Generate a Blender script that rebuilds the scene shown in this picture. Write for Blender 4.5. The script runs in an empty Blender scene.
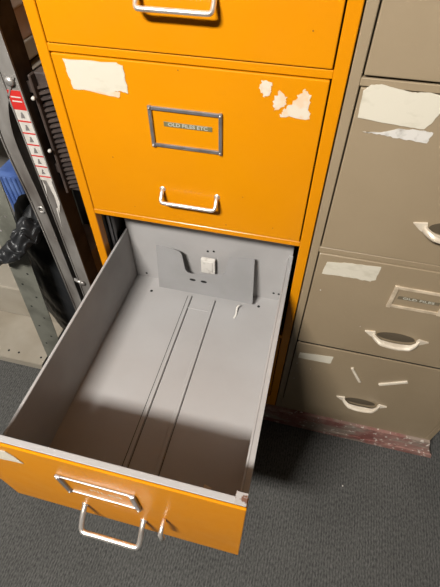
import bpy, bmesh, math, random
from mathutils import Vector, Matrix
random.seed(7)
C = bpy.context.scene.collection

# ------------------------------------------------------------------ materials
def lin(r, g, b):
    f = lambda c: (c/255/12.92) if c/255 <= .04045 else ((c/255+.055)/1.055)**2.4
    return (f(r), f(g), f(b), 1)

def mat(name, col, rough=.5, metal=0., col2=None, nscale=8., ndetail=6., lo=.45, hi=.6, bump=0., bscale=200., coat=0., stretch=(1,1,1), rvar=0., spec=.5):
    K = 1 if metal > .5 else .66
    col = tuple(c*K for c in col[:3])+(1,)
    if col2: col2 = tuple(c*K for c in col2[:3])+(1,)
    m = bpy.data.materials.new(name); m.use_nodes = True
    nt = m.node_tree; b = nt.nodes['Principled BSDF']
    b.inputs['Base Color'].default_value = col
    b.inputs['Roughness'].default_value = rough
    b.inputs['Metallic'].default_value = metal
    b.inputs['Coat Weight'].default_value = coat
    b.inputs['Coat Roughness'].default_value = .12
    b.inputs['Specular IOR Level'].default_value = spec
    tc = nt.nodes.new('ShaderNodeTexCoord'); mp = nt.nodes.new('ShaderNodeMapping')
    mp.inputs['Scale'].default_value = stretch
    nt.links.new(tc.outputs['Object'], mp.inputs['Vector'])
    if col2:
        n = nt.nodes.new('ShaderNodeTexNoise'); n.inputs['Scale'].default_value = nscale; n.inputs['Detail'].default_value = ndetail
        nt.links.new(mp.outputs[0], n.inputs['Vector'])
        r = nt.nodes.new('ShaderNodeValToRGB')
        r.color_ramp.elements[0].position = lo; r.color_ramp.elements[0].color = col
        r.color_ramp.elements[1].position = hi; r.color_ramp.elements[1].color = col2
        nt.links.new(n.outputs['Fac'], r.inputs[0]); nt.links.new(r.outputs[0], b.inputs['Base Color'])
    if rvar:
        n3 = nt.nodes.new('ShaderNodeTexNoise'); n3.inputs['Scale'].default_value = 14; n3.inputs['Detail'].default_value = 5
        nt.links.new(mp.outputs[0], n3.inputs['Vector'])
        mr = nt.nodes.new('ShaderNodeMapRange'); mr.inputs['From Min'].default_value = .3; mr.inputs['From Max'].default_value = .7
        mr.inputs['To Min'].default_value = rough-rvar; mr.inputs['To Max'].default_value = rough+rvar
        nt.links.new(n3.outputs['Fac'], mr.inputs['Value']); nt.links.new(mr.outputs[0], b.inputs['Roughness'])
    if bump:
        n2 = nt.nodes.new('ShaderNodeTexNoise'); n2.inputs['Scale'].default_value = bscale; n2.inputs['Detail'].default_value = 3
        nt.links.new(mp.outputs[0], n2.inputs['Vector'])
        bp = nt.nodes.new('ShaderNodeBump'); bp.inputs['Strength'].default_value = bump; bp.inputs['Distance'].default_value = .002
        nt.links.new(n2.outputs['Fac'], bp.inputs['Height']); nt.links.new(bp.outputs[0], b.inputs['Normal'])
    return m

M = {}
M['orange'] = mat('orange_paint', (.80,.298,.0012,1), .36, col2=(.75,.265,.002,1), nscale=3, lo=.35, hi=.75, bump=.06, bscale=90, coat=.10, rvar=.06, spec=.2)
M['brown'] = mat('brown_paint', (.372,.285,.180,1), .42, col2=(.335,.252,.155,1), nscale=5, lo=.35, hi=.7, bump=.08, bscale=120, coat=.1, rvar=.06)
M['grey'] = mat('grey_drawer_paint', (.46,.445,.435,1), .5, col2=(.42,.40,.385,1), nscale=7, lo=.35, hi=.7, bump=.05, bscale=100, rvar=.06)
M['greyplate'] = mat('grey_plate_paint', (.34,.333,.33,1), .5, col2=(.31,.303,.297,1), nscale=9, bump=.04)
M['chrome'] = mat('worn_chrome', (.88,.83,.77,1), .33, .85, col2=(.62,.55,.47,1), nscale=40, lo=.45, hi=.75)
M['steelholder'] = mat('dull_steel', (.36,.35,.36,1), .38, .8, col2=(.28,.25,.22,1), nscale=60, lo=.45, hi=.7)
M['castpull'] = mat('satin_aluminium', (.95,.84,.68,1), .38, .1, col2=(.75,.64,.50,1), nscale=30)
M['brownholder'] = mat('tarnished_holder', (.80,.65,.47,1), .45, .1, col2=(.60,.48,.34,1), nscale=40)
M['paper'] = mat('aged_paper_label', (.74,.68,.55,1), .8, col2=(.58,.52,.40,1), nscale=28, lo=.56, hi=.80, bump=.1, bscale=60, stretch=(1,1,2))
M['paperwhite'] = mat('white_paper_backing', (.74,.70,.64,1), .8, col2=(.45,.41,.36,1), nscale=60, lo=.52, hi=.68, bump=.15, bscale=90)
M['scar'] = mat('torn_label_residue', (.82,.60,.40,1), .8, col2=(.80,.70,.55,1), nscale=55, lo=.42, hi=.56)
M['tape'] = mat('embossing_tape', (.20,.18,.09,1), .35)
M['letters'] = mat('embossed_letters', (.62,.60,.50,1), .6)
M['tapebrown'] = mat('brown_embossing_tape', (.19,.155,.10,1), .4)
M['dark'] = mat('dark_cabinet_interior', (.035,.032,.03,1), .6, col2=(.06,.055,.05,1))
M['channel'] = mat('grey_runner_steel', (.20,.195,.20,1), .4, .5, col2=(.13,.12,.12,1), nscale=20)
M['hole'] = mat('dark_hole', (.008,.007,.006,1), .9)
M['rust'] = mat('rusty_corner', (.42,.39,.37,1), .8, col2=(.16,.07,.04,1), nscale=110, lo=.52, hi=.58)
M['aluminium'] = mat('scuffed_aluminium', (.33,.31,.285,1), .42, .25, col2=(.15,.130,.115,1), nscale=22, lo=.40, hi=.68, bump=.1, bscale=80, stretch=(1,1,.35))
M['aluminium_light'] = mat('bright_aluminium', (.55,.53,.5,1), .35, .6, col2=(.3,.28,.26,1), nscale=30)
M['rib'] = mat('dark_ribbed_plastic', (.085,.062,.052,1), .45, col2=(.055,.042,.038,1), nscale=30)
M['web'] = mat('shaded_rail_web', (.10,.085,.08,1), .6, col2=(.06,.05,.048,1), nscale=20, spec=.15)  # unlit side of the ladder rail, shade put into the colour
M['red'] = mat('red_label_print', (.62,.025,.02,1), .5)
M['stickerwhite'] = mat('white_sticker', (.70,.66,.60,1), .5, col2=(.6,.56,.5,1), nscale=40)
M['ink'] = mat('grey_print', (.20,.18,.17,1), .6)
M['bag'] = mat('black_plastic_film', (.022,.023,.025,1), .42, bump=.4, bscale=35, coat=.0)
M['blue'] = mat('blue_plastic', (.07,.13,.36,1), .4, col2=(.12,.20,.46,1), nscale=12)
M['cyan'] = mat('pale_blue_cap', (.05,.42,.75,1), .35)
M['post'] = mat('grey_green_enamel', (.20,.20,.165,1), .45, col2=(.13,.13,.105,1), nscale=12, bump=.1)
M['beige'] = mat('beige_shelf_enamel', (.46,.41,.33,1), .5, col2=(.36,.31,.235,1), nscale=7, lo=.45, hi=.75, bump=.1)
M['card'] = mat('grey_brown_carton', (.42,.34,.29,1), .8, col2=(.30,.24,.20,1), nscale=9)
M['boxgreen'] = mat('grey_green_box_board', (0.68,0.66,0.56,1), .7, col2=(0.54,0.52,0.44,1), nscale=6)
M['boxbrown'] = mat('brown_grey_box_board', (0.88,0.72,0.64,1), .7, col2=(0.68,0.54,0.50,1), nscale=6)
M['boxgrey'] = mat('mid_grey_box_board', (.95,.92,.88,1), .7)
M['shade_block'] = mat('black_void_fill', (.012,.011,.010,1), .6)
M['wall'] = mat('off_white_wall_paint', (.30,.28,.25,1), .8, col2=(.27,.25,.225,1), nscale=3, bump=.1)
M['ceil'] = mat('ceiling_board', (.30,.29,.28,1), .9)
M['skirt'] = mat('grey_skirting', (.25,.24,.22,1), .6)

def carpet():
    m = bpy.data.materials.new('ribbed_grey_carpet'); m.use_nodes = True
    nt = m.node_tree; b = nt.nodes['Principled BSDF']; b.inputs['Roughness'].default_value = 1; b.inputs['Specular IOR Level'].default_value = .1
    tc = nt.nodes.new('ShaderNodeTexCoord')
    w = nt.nodes.new('ShaderNodeTexWave'); w.inputs['Scale'].default_value = 42; w.inputs['Distortion'].default_value = 3.5
    w.inputs['Detail'].default_value = 3; w.inputs['Detail Scale'].default_value = 2.5; w.bands_direction = 'X'
    nt.links.new(tc.outputs['Object'], w.inputs['Vector'])
    n = nt.nodes.new('ShaderNodeTexNoise'); n.inputs['Scale'].default_value = 260; n.inputs['Detail'].default_value = 4
    mp = nt.nodes.new('ShaderNodeMapping'); mp.inputs['Scale'].default_value = (1,.45,1)
    nt.links.new(tc.outputs['Object'], mp.inputs[0]); nt.links.new(mp.outputs[0], n.inputs['Vector'])
    n2 = nt.nodes.new('ShaderNodeTexNoise'); n2.inputs['Scale'].default_value = 5
    nt.links.new(tc.outputs['Object'], n2.inputs['Vector'])
    a = nt.nodes.new('ShaderNodeMath'); a.operation = 'MULTIPLY_ADD'; a.inputs[1].default_value = .16
    nt.links.new(w.outputs['Fac'], a.inputs[0]); nt.links.new(n.outputs['Fac'], a.inputs[2])
    r = nt.nodes.new('ShaderNodeValToRGB')
    r.color_ramp.elements[0].position = .36; r.color_ramp.elements[0].color = (.046,.0465,.044,1)
    r.color_ramp.elements[1].position = .78; r.color_ramp.elements[1].color = (.125,.122,.114,1)
    nt.links.new(a.outputs[0], r.inputs[0])
    mx = nt.nodes.new('ShaderNodeMix'); mx.data_type = 'RGBA'; mx.blend_type = 'MULTIPLY'; mx.inputs[0].default_value = .35
    nt.links.new(r.outputs[0], mx.inputs[6]); nt.links.new(n2.outputs['Fac'], mx.inputs[7]); nt.links.new(mx.outputs[2], b.inputs['Base Color'])
    bp = nt.nodes.new('ShaderNodeBump'); bp.inputs['Strength'].default_value = .6; bp.inputs['Distance'].default_value = .003
    nt.links.new(a.outputs[0], bp.inputs['Height']); nt.links.new(bp.outputs[0], b.inputs['Normal'])
    return m
M['carpet'] = carpet()

def plinth_mat():
    m = bpy.data.materials.new('worn_red_plinth_paint'); m.use_nodes = True
    nt = m.node_tree; b = nt.nodes['Principled BSDF']; b.inputs['Roughness'].default_value = .7
    tc = nt.nodes.new('ShaderNodeTexCoord')
    def noise(s, stretch=(1,1,1), d=6):
        mp = nt.nodes.new('ShaderNodeMapping'); mp.inputs['Scale'].default_value = stretch
        n = nt.nodes.new('ShaderNodeTexNoise'); n.inputs['Scale'].default_value = s; n.inputs['Detail'].default_value = d
        nt.links.new(tc.outputs['Object'], mp.inputs[0]); nt.links.new(mp.outputs[0], n.inputs['Vector']); return n
    def ramp(n, lo, hi, c0, c1):
        r = nt.nodes.new('ShaderNodeValToRGB'); r.color_ramp.elements[0].position = lo; r.color_ramp.elements[0].color = c0
        r.color_ramp.elements[1].position = hi; r.color_ramp.elements[1].color = c1; nt.links.new(n.outputs['Fac'], r.inputs[0]); return r
    base = ramp(noise(14), .40, .62, (.20,.075,.062,1), (.28,.16,.13,1))
    grey = ramp(noise(5, (1,1,3)), .52, .58, (0,0,0,1), (1,1,1,1))
    mx = nt.nodes.new('ShaderNodeMix'); mx.data_type = 'RGBA'; mx.inputs[7].default_value = (.26,.20,.16,1)
    nt.links.new(grey.outputs[0], mx.inputs[0]); nt.links.new(base.outputs[0], mx.inputs[6])
    fl = ramp(noise(75), .60, .66, (0,0,0,1), (1,1,1,1))
    mx2 = nt.nodes.new('ShaderNodeMix'); mx2.data_type = 'RGBA'; mx2.inputs[7].default_value = (.55,.48,.42,1)
    nt.links.new(fl.outputs[0], mx2.inputs[0]); nt.links.new(mx.outputs[2], mx2.inputs[6])
    nt.links.new(mx2.outputs[2], b.inputs['Base Color'])
    bp = nt.nodes.new('ShaderNodeBump'); bp.inputs['Strength'].default_value = .9; bp.inputs['Distance'].default_value = .006
    n = noise(40); nt.links.new(n.outputs['Fac'], bp.inputs['Height']); nt.links.new(bp.outputs[0], b.inputs['Normal'])
    return m
M['plinth'] = plinth_mat()

# ------------------------------------------------------------------ mesh helpers
class MB:
    def __init__(s): s.bm = bmesh.new()
    def box(s, x0, x1, y0, y1, z0, z1, bev=0., seg=2, mtx=None):
        t = bmesh.new(); bmesh.ops.create_cube(t, size=1)
        for v in t.verts:
            v.co = Vector(((x0+x1)/2+v.co.x*(x1-x0), (y0+y1)/2+v.co.y*(y1-y0), (z0+z1)/2+v.co.z*(z1-z0)))
        if bev: bmesh.ops.bevel(t, geom=t.edges[:], offset=bev, segments=seg, profile=.6, affect='EDGES')
        if mtx: bmesh.ops.transform(t, matrix=mtx, verts=t.verts)
        s.merge(t); return s
    def merge(s, t):
        me = bpy.data.meshes.new('tmp'); t.to_mesh(me); t.free(); s.bm.from_mesh(me); bpy.data.meshes.remove(me)
    def prism(s, pts, off, bev=0.):
        """closed outline (3-D points) extruded by vector off"""
        t = bmesh.new(); off = Vector(off)
        a = [t.verts.new(Vector(p)) for p in pts]; b = [t.verts.new(Vector(p)+off) for p in pts]
        n = len(a); t.faces.new(a); t.faces.new(b[::-1])
        for i in range(n): t.faces.new((a[i], b[i], b[(i+1) % n], a[(i+1) % n]))
        bmesh.ops.recalc_face_normals(t, faces=t.faces[:])
        bmesh.ops.triangulate(t, faces=[f for f in t.faces if len(f.verts) > 4])
        s.merge(t); return s
    def tube(s, pts, r, n=12, cap=True):
        pts = [Vector(p) for p in pts]; rings = []
        rr = r if isinstance(r, (list, tuple)) else [r]*len(pts)
        t = bmesh.new(); prev = None
        for i, p in enumerate(pts):
            d = (pts[min(i+1, len(pts)-1)]-pts[max(i-1, 0)]).normalized()
            if prev is None:
                prev = d.cross(Vector((0,0,1)));
                if prev.length < .1: prev = d.cross(Vector((1,0,0)))
            u = (prev-d*prev.dot(d)).normalized(); prev = u; w = d.cross(u)
            rings.append([t.verts.new(p+(u*math.cos(2*math.pi*k/n)+w*math.sin(2*math.pi*k/n))*rr[i]) for k in range(n)])
        for a, b in zip(rings, rings[1:]):
            for k in range(n): t.faces.new((a[k], a[(k+1) % n], b[(k+1) % n], b[k]))
        if cap: t.faces.new(rings[0][::-1]); t.faces.new(rings[-1])
        bmesh.ops.recalc_face_normals(t, faces=t.faces[:])
        s.merge(t); return s
    def ribbon(s, pts, w, th, side=(1,0,0)):
        """flat bar swept along pts; w = full width along 'side', th = thickness"""
        pts = [Vector(p) for p in pts]; t = bmesh.new(); rings = []
        for i, p in enumerate(pts):
            d = (pts[min(i+1, len(pts)-1)]-pts[max(i-1, 0)]).normalized()
            sd = Vector(side); ww = w[i] if isinstance(w, (list, tuple)) else w
            sd = (sd-d*sd.dot(d)).normalized(); nn = d.cross(sd)
            rings.append([t.verts.new(p+sd*a*ww/2+nn*b*th/2) for a, b in ((-1,-1),(1,-1),(1,1),(-1,1))])
        for a, b in zip(rings, rings[1:]):
            for k in range(4): t.faces.new((a[k], a[(k+1) % 4], b[(k+1) % 4], b[k]))
        t.faces.new(rings[0][::-1]); t.faces.new(rings[-1])
        bmesh.ops.recalc_face_normals(t, faces=t.faces[:])
        s.merge(t); return s
    def build(s, name, m, parent=None, smooth=False, label=None, solid=0.):
        me = bpy.data.meshes.new(name); s.bm.to_mesh(me); s.bm.free()
        me.materials.append(m)
        o = bpy.data.objects.new(name, me); C.objects.link(o)
        if smooth:
            for p in me.polygons: p.use_smooth = True
        if parent:
            o.parent = parent
            w = Vector((0,0,0)); q = parent
            while q: w += q.location; q = q.parent
            for v in me.vertices: v.co -= w
        if label: o['label'] = label
        return o

def tag(o, label, cat, group=None, kind=None):
    o['label'] = label; o['category'] = cat
    if group: o['group'] = group
    if kind: o['kind'] = kind
    return o
def thing(name, loc, label, cat, group=None):
    o = bpy.data.objects.new(name, None); C.objects.link(o); o.location = loc; o.empty_display_size = .05
    return tag(o, label, cat, group)
def struct(name, mb, m):
    o = mb.build(name, m); o['kind'] = 'structure'; return o
def arc(pts, n=8):
    """Catmull-Rom through pts"""
    P = [Vector(p) for p in pts]; P = [P[0]*2-P[1]]+P+[P[-1]*2-P[-2]]; out = []
    for i in range(1, len(P)-2):
        for k in range(n):
            t = k/n; a, b, c, d = P[i-1:i+3]
            out.append(.5*((2*b)+(c-a)*t+(2*a-5*b+4*c-d)*t*t+(3*b-a-3*c+d)*t**3))
    out.append(P[-2]); return out

def rough_sheet(x0, x1, z0, z1, y, corners=None, jag=.0015, th=.0006, n=9):
    """torn paper outline on a face at y"""
    cs = corners or [(x0,z0),(x1,z0),(x1,z1),(x0,z1)]
    pts = []
    for i in range(len(cs)):
        a, b = cs[i], cs[(i+1) % len(cs)]
        for k in range(n):
            t = k/n; j = jag if k else 0
            pts.append((a[0]+(b[0]-a[0])*t+random.uniform(-j, j), y, a[1]+(b[1]-a[1])*t+random.uniform(-j, j)))
    return pts, th

def sheet(name, cs, y, m, parent, jag=.0012, th=.0007, n=7, label=None):
    pts, th = rough_sheet(0, 0, 0, 0, y, cs, jag, th, n)
    return MB().prism(pts, (0, -th, 0)).build(name, m, parent, label=label)

def text(name, body, size, loc, m, parent, extrude=.0003, width=None):
    cu = bpy.data.curves.new(name, 'FONT'); cu.body = body; cu.size = size; cu.extrude = extrude
    cu.align_x = 'CENTER'; cu.align_y = 'CENTER'; cu.offset = size*.012
    tmp = bpy.data.objects.new('tmp', cu); C.objects.link(tmp)
    dg = bpy.context.evaluated_depsgraph_get(); dg.update()
    me = bpy.data.meshes.new_from_object(tmp.evaluated_get(dg)); bpy.data.objects.remove(tmp)
    bm = bmesh.new(); bm.from_mesh(me)
    xs = [v.co.x for v in bm.verts]
    sx = width/(max(xs)-min(xs)) if width else 1
    bmesh.ops.transform(bm, matrix=Matrix.Translation(loc) @ Matrix.Rotation(math.pi/2, 4, 'X') @ Matrix.Diagonal((sx,1,1,1)), verts=bm.verts)
    b = MB(); b.merge(bm); return b.build(name, m, parent)

# ------------------------------------------------------------------ dimensions (metres)
W, mg = .4648, .0208                 # orange cabinet width, stile width
BX0, BX1, bm_ = .4672, .9290, .0165  # brown cabinet
P = .3100
DEP = .62
BASE = .0905
TOP = 1.425
O1B, O2T, O2B, O3T = 1.0851, 1.0728, .7752, .7633
B1B, B2T, B2B = 1.0799, 1.0681, .7720
LP = .4806                           # how far the open drawer is pulled
FZ = .7717                           # top of the open front

# ------------------------------------------------------------------ room
struct('floor', MB().box(-2.2, 3.0, -2.9, .75, -.05, 0), M['carpet'])
struct('ceiling', MB().box(-2.2, 3.0, -2.9, .75, 2.6, 2.65), M['ceil'])
struct('wall_back', MB().box(-2.2, 3.0, .70, .75, 0, 2.6), M['wall'])
struct('wall_left', MB().box(-2.25, -2.2, -2.9, .75, 0, 2.6), M['wall'])
struct('wall_right', MB().box(3.0, 3.05, -2.9, .75, 0, 2.6), M['wall'])
struct('wall_front', MB().box(-2.2, 3.0, -2.95, -2.9, 0, 2.6), M['wall'])
struct('baseboard_back', MB().box(-2.2, 3.0, .685, .70, 0, .10, .003), M['skirt'])

random.seed(3)
pl = MB()
pl.prism([(0,-.008,0),(.958,-.008,0),(.950,-.008,.03),(.941,-.008,.045),(.934,-.008,.07),(.9285,-.008,.0895),(0,-.008,.0895)], (0,.6,0))
edge = [(.962,-.012,0),(.957,-.012,.020)]+[(.95-.02*k,-.012,.022+random.uniform(-.003,.004)) for k in range(1,16)]+[(.63,-.012,.028),(.61,-.012,.06),(.60,-.012,.072)]+[(.60-.02*k,-.012,.068+random.uniform(-.006,.006)) for k in range(1,30)]+[(0,-.012,.065),(0,-.012,0)]
pl.prism(edge, (0,.005,0))
for k in range(70):
    x = random.uniform(.46,.95); z = random.choice((random.uniform(.02,.03) if x > .62 else random.uniform(.06,.075), random.uniform(.075,.089), random.uniform(.01,.085))); q = random.uniform(.001,.004)
    pl.prism([(x+q*1.6*math.cos(t*1.05)*random.uniform(.5,1.3), -.0085 if z > .03 and x > .62 else -.0125, z+q*.8*math.sin(t*1.05)) for t in range(6)], (0,-.0015,0))
tag(pl.build('plinth', M['plinth']),
    'worn red and pink painted plinth under both filing cabinets', 'plinth')

# ------------------------------------------------------------------ cabinets
def cabinet_frame(mb, x0, x1, mgn, rails, y0=0):
    mb.box(x0, x0+mgn-.0012, y0, y0+.022, BASE, TOP, .0012, 1)
    mb.box(x1-mgn+.0012, x1, y0, y0+.022, BASE, TOP, .0012, 1)
    for a, b in rails:
        mb.box(x0+mgn-.0012, x1-mgn+.0012, y0+.0005, y0+.020, a, b, .001, 1)
    mb.box(x0, x0+.0015, y0+.02, DEP, BASE, TOP)
    mb.box(x1-.0015, x1, y0+.02, DEP, BASE, TOP)
    mb.box(x0, x1, DEP-.002, DEP, BASE, TOP)
    mb.box(x0, x1, y0+.02, DEP, BASE, BASE+.002)
    mb.box(x0, x1, y0, DEP, TOP-.012, TOP, .002, 1)
    return mb

def drawer_panel(x0, x1, z0, z1, y=0.0, m=None, parent=None, name='drawer', th=.016):
    mb = MB()
    mb.box(x0+.0012, x1-.0012, y-.0012, y+th, z0+.0012, z1-.0012, min(.0022, th*.3), 3)
    # closed drawer bodies behind the front
    mb.box(x0+.012, x1-.012, y+.016, y+.55, z0+.02, z0+.022)
    mb.box(x0+.012, x0+.014, y+.016, y+.55, z0+.02, z0+.17)
    mb.box(x1-.014, x1-.012, y+.016, y+.55, z0+.02, z0+.17)
    return mb.build(name, m, parent)

def label_holder(x0, x1, z0, z1, y, m, parent, w=.006, pins=True, name='label_holder', extra_w=None):
    mb = MB()
    we = extra_w or w
    for a in ((x0, x1, z1-w, z1), (x0, x1, z0, z0+w)): mb.box(a[0], a[1], y-.0032, y, a[2], a[3], .0012, 2)
    for a in ((x0, x0+we), (x1-we, x1)): mb.box(a[0], a[1], y-.0045, y, z0-.001, z1+.001, .0014, 2)
    o = mb.build(name, m, parent)
    if pins:
        for px in (x0+we/2, x1-we/2):
            for pz in (z0+w/2, z1-w/2):
                MB().tube([(px, y-.0040, pz), (px, y-.0062, pz)], [.0022, .0014], 10).build('rivet', M['aluminium_light'], parent, True)
    return o

def rod_handle(x0, x1, z, y, parent, drop=.012, out=.034, r=.0036):
    pts = [(x0, y, z), (x0, y-out*.35, z-drop*.25), (x0, y-out*.75, z-drop*.75), (x0+.002, y-out*.93, z-drop*.95), (x0+.008, y-out, z-drop),
           (x0+.03, y-out, z-drop), (x1-.03, y-out, z-drop),
           (x1-.008, y-out, z-drop), (x1-.002, y-out*.93, z-drop*.95), (x1, y-out*.75, z-drop*.75), (x1, y-out*.35, z-drop*.25), (x1, y, z)]
    mb = MB().tube(arc(pts, 5), r, 14)
    for x in (x0, x1): mb.tube([(x, y+.0005, z), (x, y-.003, z)], [.0065, .005], 14)
    return mb.build('handle', M['chrome'], parent, True, label='bent chrome rod handle')

# --- orange cabinet
oc = thing('filing_cabinet', (W/2, .3, BASE), 'tall bright orange metal filing cabinet with one drawer pulled right out', 'filing cabinet')
cabinet_frame(MB(), 0, W, mg, [(O2T+.0004, O1B-.0004), (O3T, O2B-.0002), (O3T-P, O2B-P), (BASE, O3T-2*P), (1.386, TOP)]).build('frame', M['orange'], oc)
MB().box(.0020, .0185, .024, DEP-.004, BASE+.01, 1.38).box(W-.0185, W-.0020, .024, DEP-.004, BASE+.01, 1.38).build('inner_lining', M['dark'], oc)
ch = MB()
for y in (.034, .105):
    ch.box(.019, .030, y, y+.004, BASE+.02, 1.36).box(.019, .022, y, y+.030, BASE+.02, 1.36).box(.0285, .030, y, y+.010, BASE+.02, 1.36)
ch.build('runner_channel', M['channel'], oc)

hx0, hx1 = .1785, .2825
d1 = drawer_panel(mg, W-mg, O1B, 1.384, 0, M['orange'], oc)
rod_handle(hx0, hx1, .852+P, 0, d1, .017, .021)
label_holder(.1705, .2925, .939+P, 1.008+P, -.0012, M['steelholder'], d1)

d2 = drawer_panel(mg, W-mg, O2B, O2T, 0, M['orange'], oc)
rod_handle(hx0, hx1, .852, 0, d2, .017, .021)
label_holder(.1705, .2925, .9395, 1.0085, -.0012, M['steelholder'], d2)
tape = MB().box(.1945, .2755, -.0022, -.0012, .9765, .9845, .0003, 1).build('embossed_tape', M['tape'], d2, label='thin embossed lettering strip')
text('tape_lettering', 'OLD FILES ETC', .0078, (.235, -.0024, .9805), M['letters'], d2, .0002, .066)
sheet('paper_label', [(.047,1.021),(.108,1.021),(.126,1.0255),(.1405,1.0235),(.139,1.064),(.128,1.0675),(.041,1.0655)], -.0014, M['paper'], d2, label='cream paper sticker')
sheet('paper_label_remnant', [(.066,1.0215),(.124,1.0145),(.127,1.0235),(.068,1.0245)], -.0013, M['scar'], d2, .0006)
for cs in ([(.347,1.052),(.352,1.041),(.362,1.045),(.364,1.062),(.349,1.064)],
           [(.371,1.022),(.385,1.030),(.388,1.044),(.375,1.052),(.367,1.036)],
           [(.380,1.014),(.424,1.016),(.420,1.036),(.421,1.050),(.412,1.058),(.404,1.049),(.396,1.036),(.383,1.024)]):
    sheet('torn_label_scar', cs, -.0013, M['scar'], d2, .0022, .0005, 6)

d4 = drawer_panel(mg, W-mg, O2B-2*P, O2T-2*P, 0, M['orange'], oc)
rod_handle(hx0, hx1, .852-2*P, 0, d4, .017, .021)
label_holder(.1705, .2915, .9285-2*P, .9975-2*P, -.0012, M['steelholder'], d4)

M['chip'] = mat('dark_paint_chip', (.10,.05,.03,1), .7)
for (x, z, q, d) in ((.09,.905,.0011,d2),(.33,.86,.0009,d2),(.225,1.0655,.0009,d2),(.062,1.168,.0012,d1),(.41,1.13,.0010,d1),(.39,.80,.0010,d2),(.115,.80,.0008,d2),(.30,.79,.0012,d2)):
    MB().tube([(x,-.0010,z),(x,-.0016,z)], [q, q*.8], 8).build('paint_chip', M['chip'], d)

# --- the open drawer
FX0, FX1 = mg-.0059, W-mg-.0059
yF = -LP
WL, WR = .031, .4365      # outer faces of the side walls
zb, zw = .487, .650       # drawer bottom, top of side walls
yB = .092                 # back
od = MB()
od.box(WL, WR, yF+.010, yB, zb-.004, zb)                         # bottom
od.box(WL, WL+.0035, yF+.010, yB, zb-.02, zw, .0010, 1)             # left wall
od.prism([(WR-.0115, yF+.010, zb), (WR-.0105, yF+.010, zw), (WR, yF+.010, zw), (WR, yF+.010, zb-.02), (WR-.0115, yF+.010, zb-.02)], (0, yB-yF-.010, 0))
od.box(WL-.001, WL+.0045, yF+.012, yB, zw-.003, zw+.001, .001, 1)
od.box(WR-.0125, WR-.0085, yF+.012, yB-.01, zw-.004, zw+.0012, .001, 1)
open_d = od.build('open_drawer', M['grey'], oc, label='grey painted open drawer')
MB().box(WL+.001, WR-.001, yB, yB+.002, zb-.01, .705, .0006, 1).box(WL+.001, WR-.001, yB-.008, yB+.002, .699, .705, .001, 1).build('back_panel', M['grey'], open_d)
# front
fr = MB().box(FX0, FX1, yF, yF+.004, FZ-.2975, FZ, .0016, 3)
fr.box(FX0, FX0+.003, yF+.001, yF+.022, FZ-.2965, FZ-.004, .0008, 1).box(FX1-.003, FX1, yF+.001, yF+.016, FZ-.2965, FZ-.004, .0008, 1)
front = fr.build('front_panel', M['orange'], open_d, label='orange drawer front')
MB().box(FX0+.004, FX1-.004, yF+.0042, yF+.0135, FZ-.010, FZ-.0015, .0012, 2).box(FX0+.006, FX1-.006, yF+.0120, yF+.0135, FZ-.29, FZ-.004).build('front_lining', M['grey'], open_d)
cb = MB().box(FX1-.016, FX1-.001, yF+.0042, yF+.0195, FZ-.0016, FZ+.0006, .0005, 1).build('corner_bracket', M['rust'], open_d, label='rust-flecked corner')
for k in range(5):
    x = .10+k*.07
# handle, latch, holder, sticker
def shift(v): return v
rod_handle(hx0-.0055, hx1-.0055, .853-(O2T-FZ), yF, open_d, drop=.030, out=.037, r=.0044)
label_holder(.1650, .2860, FZ-(O2T-.9310), FZ-(O2T-1.0005), yF, M['steelholder'], open_d, w=.003, extra_w=.009)
MB().box(.170, .281, yF-.0012, yF-.0002, FZ-(O2T-.933), FZ-(O2T-.993), .0004, 1).build('card_slot', M['orange'], open_d)
text('card_lettering', 'FILES', .012, (.235, yF-.0014, FZ-.107), M['castpull'], open_d, .0001, .05)
MB().tube([(.318, yF, .606), (.318, yF-.018, .600), (.318, yF-.021, .596), (.318, yF-.021, .568)], [.003,.0036,.0042,.0042], 12).build('latch', M['chrome'], open_d, True, label='small chrome latch rod')
sheet('paper_label', [(.045,.700),(.079,.7045),(.100,.7090),(.121,.7115),(.116,.733),(.108,.751),(.09,.7475),(.045,.742)], yF-.0004, M['paper'], open_d, .0008, label='torn cream paper scrap')
# runners in the drawer floor
rl = MB()
for x in (.1955, .2580):
    rl.box(x-.0045, x+.0045, yF+.02, .052, zb, zb+.0035, .0012, 2)
rl.box(.2, .2535, .012, .016, zb, zb+.0015, .0005, 1)
rl.build('floor_runner', M['grey'], open_d)
gr = MB()
for x in (.1895, .2015, .2640): gr.box(x-.0006, x+.0006, yF+.02, .052, zb, zb+.0004)
gr.build('runner_groove', M['hole'], open_d)
# follower plate with its notch, leaning on the back panel
Z = lambda u, v: (u, .050+(v-.49)*.16, v)
def fplate(cs, th=.0016): return [Z(*c) for c in cs]
out = [(.113,.502),(.358,.502),(.3585,.509),(.352,.635),(.350,.6375),(.296,.630),(.291,.626),(.284,.583),(.278,.576),(.20,.562),(.190,.564),(.184,.572),(.176,.615),(.170,.622),(.150,.627),(.112,.629)]
MB().prism(fplate(out), (0, .0016, 0)).build('follower_plate', M['greyplate'], open_d, label='notched grey sliding back plate')
for cx in (.203, .232): 
    c0 = Vector(Z(cx, .545)); MB().prism([c0+Vector((.008*math.cos(a*math.pi/8), -.0004, .0038*math.sin(a*math.pi/8))) for a in range(16)], (0, -.0004, 0)).build('plate_slot', M['hole'], open_d)
MB().box(.220, .256, .078, .088, .555, .603, .003, 2).box(.226, .250, .0765, .080, .563, .598, .001, 1).build('follower_clip', M['paperwhite'], open_d, label='cream plastic clip')
for x, y, z in ((.063,.0915,.500),(.405,.0915,.512),(.418,.0915,.512),(.25,.0915,.622),(.235,.0915,.619)):
    MB().tube([(x, y+.0003, z), (x, y-.0004, z)], .0028, 12).build('punched_hole', M['hole'], open_d)
for x, y in ((.092,.045),(.374,.060),(.255,.036)):
    MB().tube([(x, y, zb+.0002), (x, y, zb+.0006)], .0036, 12).build('punched_hole', M['hole'] if x != .255 else M['rust'], open_d)

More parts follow.
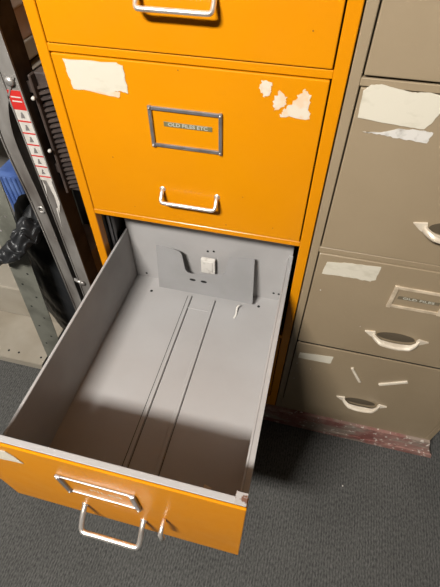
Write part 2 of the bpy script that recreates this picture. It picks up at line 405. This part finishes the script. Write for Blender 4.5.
# loose scraps lying in the drawer
s1 = MB().prism([(.352,-.395,zb+.0004),(.366,-.402,zb+.0004),(.369,-.394,zb+.0008),(.366,-.389,zb+.0006),(.353,-.386,zb+.0004)], (0,0,.0012)).build('paper_scrap', M['scar'])
tag(s1, 'small tan scrap of paper lying in the open grey drawer near its front', 'scrap')
s2 = MB().ribbon(arc([(.321,.008,zb+.001),(.324,.020,zb+.004),(.323,.034,zb+.010),(.327,.040,zb+.017)], 5), [.004]*15+[.002], .0006, (1,.2,0)).build('paper_curl', M['paperwhite'])
tag(s2, 'thin curled white sliver standing by the notched plate in the open drawer', 'scrap')
cr = MB()
cr.box(.70, .704, -.162, -.158, .0, .003, .001, 1)
tag(cr.build('paper_crumb', M['paperwhite']), 'tiny white crumb on the dark grey carpet right of the open drawer', 'crumb')

# --- brown cabinet
bc = thing('filing_cabinet', ((BX0+BX1)/2, .3, BASE), 'brown metal filing cabinet standing right of the orange one, all drawers shut', 'filing cabinet')
cabinet_frame(MB(), BX0, BX1, bm_, [(B2T+.0004, B1B-.0006), (B2T-P+.0004, B2B-.0006), (BASE, B2B-2*P-.0006), (1.386, TOP)]).build('frame', M['brown'], bc)
MB().box(BX0+.002, BX0+.0155, .024, DEP-.004, BASE+.01, 1.38).box(BX1-.0155, BX1-.002, .024, DEP-.004, BASE+.01, 1.38).box(BX0+.015, BX1-.015, .0168, .019, B2T-2*P-.03, B2B-P+.012).build('inner_lining', M['dark'], bc)  # last box: dark strip standing in for shade in the drawer gap

def crescent_pull(cx, z, parent):
    """cast bow pull: pointed tabs on the face, broad bowed grip standing off between them"""
    mb = MB(); n = 32; hw = .050; t = bmesh.new(); rings = []
    for i in range(n+1):
        s = -1+2*i/n; a = 1-s*s
        x = cx+hw*s
        bow = min(1, a*1.7)**.75
        y = -.0030-.0150*bow
        zc = z-.0105*a+.002
        hh = .0066-.0012*a
        dd = .0045+.0030*a
        rings.append([t.verts.new((x, y+dd*dy, zc+hh*dz)) for dy, dz in ((1,-.5),(.6,-1),(-.5,-1),(-1,-.4),(-1,.3),(-.5,.9),(.6,1),(1,.5))])
    m = len(rings[0])
    for a, b in zip(rings, rings[1:]):
        for k in range(m): t.faces.new((a[k], a[(k+1) % m], b[(k+1) % m], b[k]))
    t.faces.new(rings[0][::-1]); t.faces.new(rings[-1])
    bmesh.ops.recalc_face_normals(t, faces=t.faces[:])
    mb.merge(t)
    for q in (-1, 1):
        mb.prism([(cx+q*.068, -.001, z+.009), (cx+q*.046, -.001, z+.0125), (cx+q*.0435, -.001, z+.004), (cx+q*.047, -.001, z-.007), (cx+q*.054, -.001, z-.003)], (0, -.0042, 0))
    return mb.build('handle', M['castpull'], parent, False, label='cast crescent pull')

def shade_oval(cx, z, parent):
    pts = [(cx+.041*math.cos(a*math.pi/16), -.0014, z+.002+.015*math.sin(a*math.pi/16)*(1 if a < 16 else .8)) for a in range(32)]
    MB().prism(pts, (0, -.0005, 0)).build('handle_shade', M['shade_oval'], parent)  # flat dark oval painted in for the shade behind the pull
M['shade_oval'] = mat('painted_pull_shade', (.11,.085,.055,1), .5)

bd = []
for k in range(4):
    z1 = B2T+P-k*P
    z0 = B2B+P-k*P-(.002 if k == 2 else 0)
    z1 += .006 if k == 3 else 0
    d = drawer_panel(BX0+bm_, BX1-bm_, z0, min(z1, 1.384), 0, M['brown'], bc, th=.003 if k == 3 else .016); bd.append(d)
    zc = .5430+(2-k)*P-(.004 if k == 3 else 0)
    crescent_pull(.6905+(.003 if k == 3 else 0), zc-.001, d); shade_oval(.6905, zc, d)
    if k < 3: label_holder(.6405, .7475, .6445+(2-k)*P, .7065+(2-k)*P, -.0012, M['brownholder'], d, w=.0075, pins=False, extra_w=.0085)
# drawer 3's lettering strip
MB().box(.6555, .735, -.0022, -.0012, .670, .679, .0003, 1).build('embossed_tape', M['tapebrown'], bd[2])
text('tape_lettering', 'OLD FILES', .0075, (.695, -.0024, .6746), M['letters'], bd[2], .0002, .060)
sheet('paper_label', [(.4905,1.0265),(.552,1.0215),(.583,1.0205),(.590,1.030),(.599,1.056),(.603,1.0665),(.575,1.070),(.552,1.068),(.510,1.0745),(.497,1.0725),(.489,1.064)], -.0014, M['paper'], bd[1], .0005, .0010, label='large cream paper sticker, creased')
sheet('paper_label_backing', [(.503,1.0065),(.53,1.005),(.56,1.0022),(.594,1.0005),(.597,1.0165),(.584,1.0185),(.55,1.017),(.528,1.0085)], -.0013, M['paperwhite'], bd[1], .001, label='torn white strip under the sticker')
sheet('paper_label', [(.499,.7045),(.56,.7065),(.592,.7055),(.602,.712),(.602,.748),(.54,.7435),(.503,.738)], -.0014, M['paper'], bd[2], .001, label='cream paper sticker')
sheet('paper_label', [(.496,.388),(.575,.3895),(.5785,.392),(.579,.4215),(.497,.4125)], -.0014, M['paper'], bd[3], .0004, label='small cream paper sticker')
# leftover clips of a lost holder
for (ax, az), (bx, bz) in (((.632,.392),(.6645,.3365)), ((.7115,.3420),(.770,.3810))):
    d_ = Vector((bx-ax, 0, bz-az)).normalized(); 
    MB().ribbon([(ax,-.0034,az),(bx,-.0034,bz)], .0065, .0045, (-d_.z,0,d_.x)).build('holder_end_strip', M['castpull'], bd[3])
# small chips in the paint
for (x, z, r) in ((.50,.282,.0018),(.505,.655,.0014),(.535,.345,.0012),(.61,.56,.0010),(.497,.36,.0015),(.56,1.155,.0028)):
    k = 0 if z > 1.08 else 2 if z > .46 else 3
    MB().tube([(x,-.0010,z),(x,-.0018,z)], [r, r*.8], 9).build('paint_chip', M['paperwhite'], bd[k])

# ------------------------------------------------------------------ stepladder left of the orange cabinet
sl = thing('stepladder', (-.13, .07, 0), 'scuffed folded aluminium stepladder with a red and white warning sticker', 'ladder')
lean = lambda z: -.1255     # left edge of the near rail
def railbox(xoff, w, y0, y1, z0, z1, lip=True):
    mb = MB(); a, b = lean(z0)+xoff, lean(z1)+xoff
    def pr(u0, u1, ya, yb): mb.prism([(a+u0,ya,z0),(a+u1,ya,z0),(b+u1,ya,z1),(b+u0,ya,z1)], (0, yb-ya, 0))
    if lip: pr(0, w, y0, y0+.002); pr(0, .003, y0-.0025, y0); pr(w-.003, w, y0-.0025, y0)
    else: pr(w-.002, w, y0+.002, y1); pr(0, .002, y0+.002, y1); pr(0, w, y1-.002, y1)
    return mb
railbox(0, .034, .050, .098, 0, 1.55).build('front_rail', M['aluminium'], sl)
railbox(0, .034, .050, .098, 0, 1.55, False).build('rail_web_shaded', M['web'], sl, label='side web of the rail, its shade put into the colour')
# rear leg: straight flat channel that bows in to the hinge
pathr = arc([(-.168,.066,0),(-.158,.066,.30),(-.156,.066,.55),(-.157,.066,.72),(-.1625,.066,.82),(-.1625,.066,.89),(-.150,.066,.945),(-.128,.066,.985),(-.113,.066,1.005)], 6)
MB().ribbon(pathr, .033, .030, (1,0,0)).ribbon([Vector(p)+Vector((.0150,-.0165,0)) for p in pathr], .003, .004, (1,0,0)).ribbon([Vector(p)+Vector((-.0150,-.0165,0)) for p in pathr], .003, .004, (1,0,0)).build('rear_leg', M['aluminium'], sl)
MB().ribbon(arc([(-.141,.082,.70),(-.146,.082,.80),(-.143,.082,.87),(-.132,.082,.92),(-.118,.082,.955)], 6), .012, .02, (1,0,0)).build('hinge_strap', M['rib'], sl)
MB().tube([(-.1085,.0485,.997),(-.1085,.043,.997)], [.009,.007], 16).build('hinge_bolt', M['aluminium_light'], sl, True)
rg = MB(); c = Vector((-.1515,.049,.705))
rg.tube([c+Vector((.0075*math.cos(t*math.pi/10), -.001, .0075*math.sin(t*math.pi/10))) for t in range(21)], .0022, 8, False)
rg.build('eyelet', M['aluminium_light'], sl, True)
MB().tube([(-.145,.056,.462),(-.112,.046,.462)], [.0045,.005], 12).tube([(-.112,.047,.462),(-.112,.043,.462)], .007, 12).build('cross_pin', M['aluminium_light'], sl, True)
for x, z in ((-.076,.968),(-.079,.862)):
    MB().tube([(x,.055,z),(x,.050,z)], [.004,.003], 10).build('rivet', M['paperwhite'], sl, True)
# sticker
y = .0492
def lab(z0, z1, m, name, u0=.0015, u1=.0325, dy=0, par=sl):
    a, b = lean(z0), lean(z1)
    return MB().prism([(a+u0,y-dy,z0),(a+u1,y-dy,z0),(b+u1,y-dy,z1),(b+u0,y-dy,z1)], (0,-.0004,0)).build(name, m, par)
st = lab(.790, .981, M['stickerwhite'], 'warning_sticker'); st['label'] = 'white warning sticker with red bands'
lab(.945, .981, M['red'], 'sticker_header', dy=.0005, par=st)
for z in (.960, .968): lab(z, z+.0022, M['stickerwhite'], 'header_text_line', .007, .027, .001, st)
for k in range(6):
    z = .921-k*.0245
    lab(z, z+.0028, M['red'], 'sticker_band', dy=.0005, par=st)
    cx = lean(z)+.0165; zz = z+.0135
    g = MB()
    g.tube([(cx,y-.0006,zz+.004),(cx,y-.0012,zz+.004)], .0018, 8)
    g.prism([(cx-.0045,y-.0006,zz-.006),(cx+.004,y-.0006,zz-.005),(cx+.001+random.uniform(-.002,.002),y-.0006,zz+.003),(cx-.002,y-.0006,zz+.002)], (0,-.0005,0))
    g.build('pictogram', M['ink'], st)
for cs in ([(.020,.70),(.030,.735),(.028,.79),(.016,.792),(.022,.75)], [(.004,.745),(.010,.775),(.006,.79)], [(.012,.655),(.017,.70),(.022,.72),(.015,.715)]):
    MB().prism([(lean(z)+u, y, z) for u, z in cs], (0,-.0005,0)).build('sticker_shred', M['stickerwhite'], sl)
# folded ribbed platform hanging between the rails and the cabinet
rp = MB().box(-.078, -.008, .078, .105, .752, 1.005, .003, 2)
for k in range(21):
    z = .760+k*.0108
    rp.prism([(-.076,.078,z),(-.010,.078,z+.020),(-.010,.078,z+.0248),(-.076,.078,z+.0048)], (0,-.006,0))
rp.box(-.081, -.0755, .062, .080, .752, 1.005, .002, 1)
rp.box(-.0925, -.078, .070, .090, .80, .82).box(-.0925, -.078, .070, .090, .97, .99)
rp.build('ribbed_platform', M['rib'], sl, label='dark ribbed folding platform')

# ------------------------------------------------------------------ stacked boxes behind the ladder
def carton(name, x0, x1, y0, y1, z0, z1, m, label, cat='box', group=None, lid=.03):
    t = thing(name, ((x0+x1)/2, (y0+y1)/2, z0), label, cat, group)
    MB().box(x0, x1, y0, y1, z0, z1-lid*.5, .004, 2).build('body', m, t)
    if lid: MB().box(x0-.003, x1+.003, y0-.003, y1+.003, z1-lid, z1, .003, 2).build('lid', m, t)
    return t
carton('carton', -.255, -.175, .18, .62, 0, .417, M['card'], 'grey-brown carton on the floor in the narrow gap between ladder and orange cabinet')
carton('shade_block', -.255, -.185, .32, .62, .421, .86, M['shade_block'], 'black block standing in for the dark void above the grey-brown carton between ladder and orange cabinet', 'shade_block')  # added block, its black colour stands in for the unlit void
t = carton('storage_box', -.90, -.25, .13, .64, .924, .965, M['boxgreen'], 'flat grey-green box at the top left, lowest of the stack behind the ladder', lid=0)
MB().box(-.88, -.27, .15, .62, .9105, .925).build('base', M['shade_block'], t)  # black inset painted in for the shaded gap under the box
carton('storage_box', -.88, -.252, .14, .64, .966, 1.028, M['boxbrown'], 'brown-grey box at the top left, in the middle of the stack behind the ladder', lid=0)
carton('storage_box', -.90, -.245, .13, .64, 1.029, 1.15, M['boxgrey'], 'mid-grey box at the top left, topmost of the stack behind the ladder', lid=.035)
# ------------------------------------------------------------------ shelving unit at far left
su = thing('shelving_unit', (-.8, .2, 0), 'beige and grey-green slotted metal shelving unit at the far left', 'shelf')
def post(x_b, y_b, x_t, y_t, h=.91):
    mb = MB(); b = Vector((x_b,y_b,0)); t = Vector((x_t,y_t,h))
    f = [(0,0),(.072,0),(.072,.002),(.002,.002),(.002,.045),(0,.045)]
    bm = bmesh.new()
    A = [bm.verts.new(b+Vector((u,v,0))) for u, v in f]; B = [bm.verts.new(t+Vector((u,v,0))) for u, v in f]
    bm.faces.new(A[::-1]); bm.faces.new(B)
    for i in range(6): bm.faces.new((A[i], A[(i+1) % 6], B[(i+1) % 6], B[i]))
    bmesh.ops.recalc_face_normals(bm, faces=bm.faces[:]); mb.merge(bm); return mb
pf = [(-.354,.020,-.275,.035),(-.352,.42,-.345,.425),(-1.25,-.015,-1.23,.002),(-1.25,.42,-1.23,.425)]
for i, a in enumerate(pf):
    post(*a).build('post', M['post'], su, label='grey-green slotted upright')
a = pf[0]
for k in range(22):
    z = .08+k*.05; f = z/.91; x = a[0]+(a[2]-a[0])*f; yy = a[1]+(a[3]-a[1])*f
    if z > .75: continue
    MB().prism([(x+(.020 if j else .050)+.0032*math.cos(t*math.pi/5), yy-.0004, z+.0032*math.sin(t*math.pi/5)) for j in (k % 2,) for t in range(10)], (0,-.0005,0)).build('slot', M['aluminium_light' if k > 10 else 'hole'], su)
def shelf(z, y0=-.018, x1=-.354):
    mb = MB().box(-1.25, x1, y0, .46, z-.003, z, .001, 1).box(-1.25, x1, y0, y0+.004, z-.030, z, .0015, 2).box(-1.25, x1, y0+.004, y0+.016, z-.030, z-.027)
    return mb.build('shelf_board', M['beige'], su)
shelf(.034)
shelf(.91, .10, -.242)
for x in (-.372, -.46, -.50):
    MB().tube([(x, .012, .0342), (x, .012, .0346)], .004, 10).build('shelf_hole', M['hole'], su)
# flat beige box on the bottom shelf
fb = MB().box(-.80, -.372, .165, .44, .035, .20, .006, 2)
tag(fb.build('metal_tray', M['beige']), 'beige metal box standing on the bottom shelf at the far left edge', 'box')

# blue ribbed file tub on the floor between shelf and carton
bt = thing('plastic_tub', (-.285, .10, 0), 'blue ribbed plastic tub behind the ladder and black bag', 'tub')
tb = MB().box(-.352, -.262, .165, .29, 0, .70, .008, 2)
for k in range(6):
    x = -.344+k*.0140; tb.box(x, x+.006, .161, .168, .30, .69, .002, 1)
tb.build('body', M['blue'], bt)
MB().tube([(-.334,.146,.535),(-.334,.168,.530)], [.010,.013], 14).build('cap', M['cyan'], bt, True, label='pale blue round cap')

# black plastic bag slumped between post and ladder
from mathutils import noise
def bag():
    mb = bmesh.new(); bmesh.ops.create_icosphere(mb, subdivisions=6, radius=1)
    for v in mb.verts:
        d = v.co.copy(); zz = d.z
        w = .112*(1-.02*zz)
        p = Vector((math.copysign(abs(d.x)**.6, d.x)*w*(.8+.2*(1-zz*zz)), d.y*.030, d.z*.33))
        crease = abs(noise.noise(Vector((d.x*3+d.z*2.5, d.y*3, d.z*3.2))))
        fine = abs(noise.noise(Vector((d.x*8-d.z*5, d.y*8, d.z*7))))
        f = 1.05+.12*noise.noise(Vector((d.x*1.8, d.y*1.8, d.z*4)))-.22*(.35-crease)*(crease < .35)-.10*(.3-fine)*(fine < .3)
        p.x *= f; p.y *= f
        p.x += zz*.012+d.y*0
        v.co = p+Vector((-.243, .124, .348))
    for v in mb.verts: v.co.z = max(v.co.z, .002); v.co.x = max(v.co.x, -.349+.004*math.sin(v.co.z*40))
    b = MB(); b.merge(mb); return b
bg = bag().build('plastic_bag', M['bag'], None, True)
tag(bg, 'slumped black plastic bag between the slotted post and the ladder', 'bag')
fl = MB()
pth = arc([(-.205,.118,.640),(-.205,.085,.650),(-.207,.050,.640),(-.215,.015,.625),(-.238,-.008,.600),(-.275,-.020,.578),(-.318,-.022,.560)], 10)
rad = [.009+.019*math.sin(math.pi*min(1, .12+.9*i/(len(pth)-1)))**1.2 for i in range(len(pth))]
fl.tube(pth, rad, 40)
bmesh.ops.subdivide_edges(fl.bm, edges=fl.bm.edges[:], cuts=1, use_grid_fill=True)
for v in fl.bm.verts:
    c = v.co.copy(); q = abs(noise.noise(Vector((c.x*22+c.z*14, c.y*45, c.z*60-c.x*30))))
    v.co += Vector((.003,.010,.030))*noise.noise(c*28)+Vector((0,.012,-.014))*(.3-q)*(q < .3)*2
fl.build('gathered_neck', M['bag'], bg, True)

# ------------------------------------------------------------------ light
def area(name, loc, size, sizey, power, col, rot=(0,0,0)):
    l = bpy.data.lights.new(name, 'AREA'); l.shape = 'RECTANGLE'; l.size = size; l.size_y = sizey; l.energy = power; l.color = col
    o = bpy.data.objects.new(name, l); C.objects.link(o); o.location = loc; o.rotation_euler = rot; return o
area('ceiling_tube_light', (-.27, -1.66, 2.55), .62, .24, 186, (1,.965,.915), (math.radians(58),0,0))
w = bpy.data.worlds.new('World'); bpy.context.scene.world = w; w.use_nodes = True
w.node_tree.nodes['Background'].inputs[0].default_value = (.05,.05,.05,1)

# ------------------------------------------------------------------ camera
yaw, pit, roll, f = -.2407, .8622, .0003, 419.18
cy, sy, cp, sp = math.cos(yaw), math.sin(yaw), math.cos(pit), math.sin(pit)
fwd = Vector((sy*cp, cy*cp, -sp)); right = Vector((cy, -sy, 0)); up = right.cross(fwd)
cam = bpy.data.cameras.new('camera'); cam.sensor_fit = 'HORIZONTAL'; cam.sensor_width = 36; cam.lens = f*36/440; cam.clip_start = .01
co = bpy.data.objects.new('camera', cam); C.objects.link(co)
Rm = Matrix((right, up, -fwd)).transposed().to_4x4()
co.matrix_world = Matrix.Translation((.4381, -.6121, 1.3173)) @ Rm
bpy.context.scene.camera = co
vs = bpy.context.scene.view_settings
vs.view_transform = 'Standard'; vs.look = 'None'; vs.gamma = 1; vs.use_curve_mapping = False; vs.exposure = 0
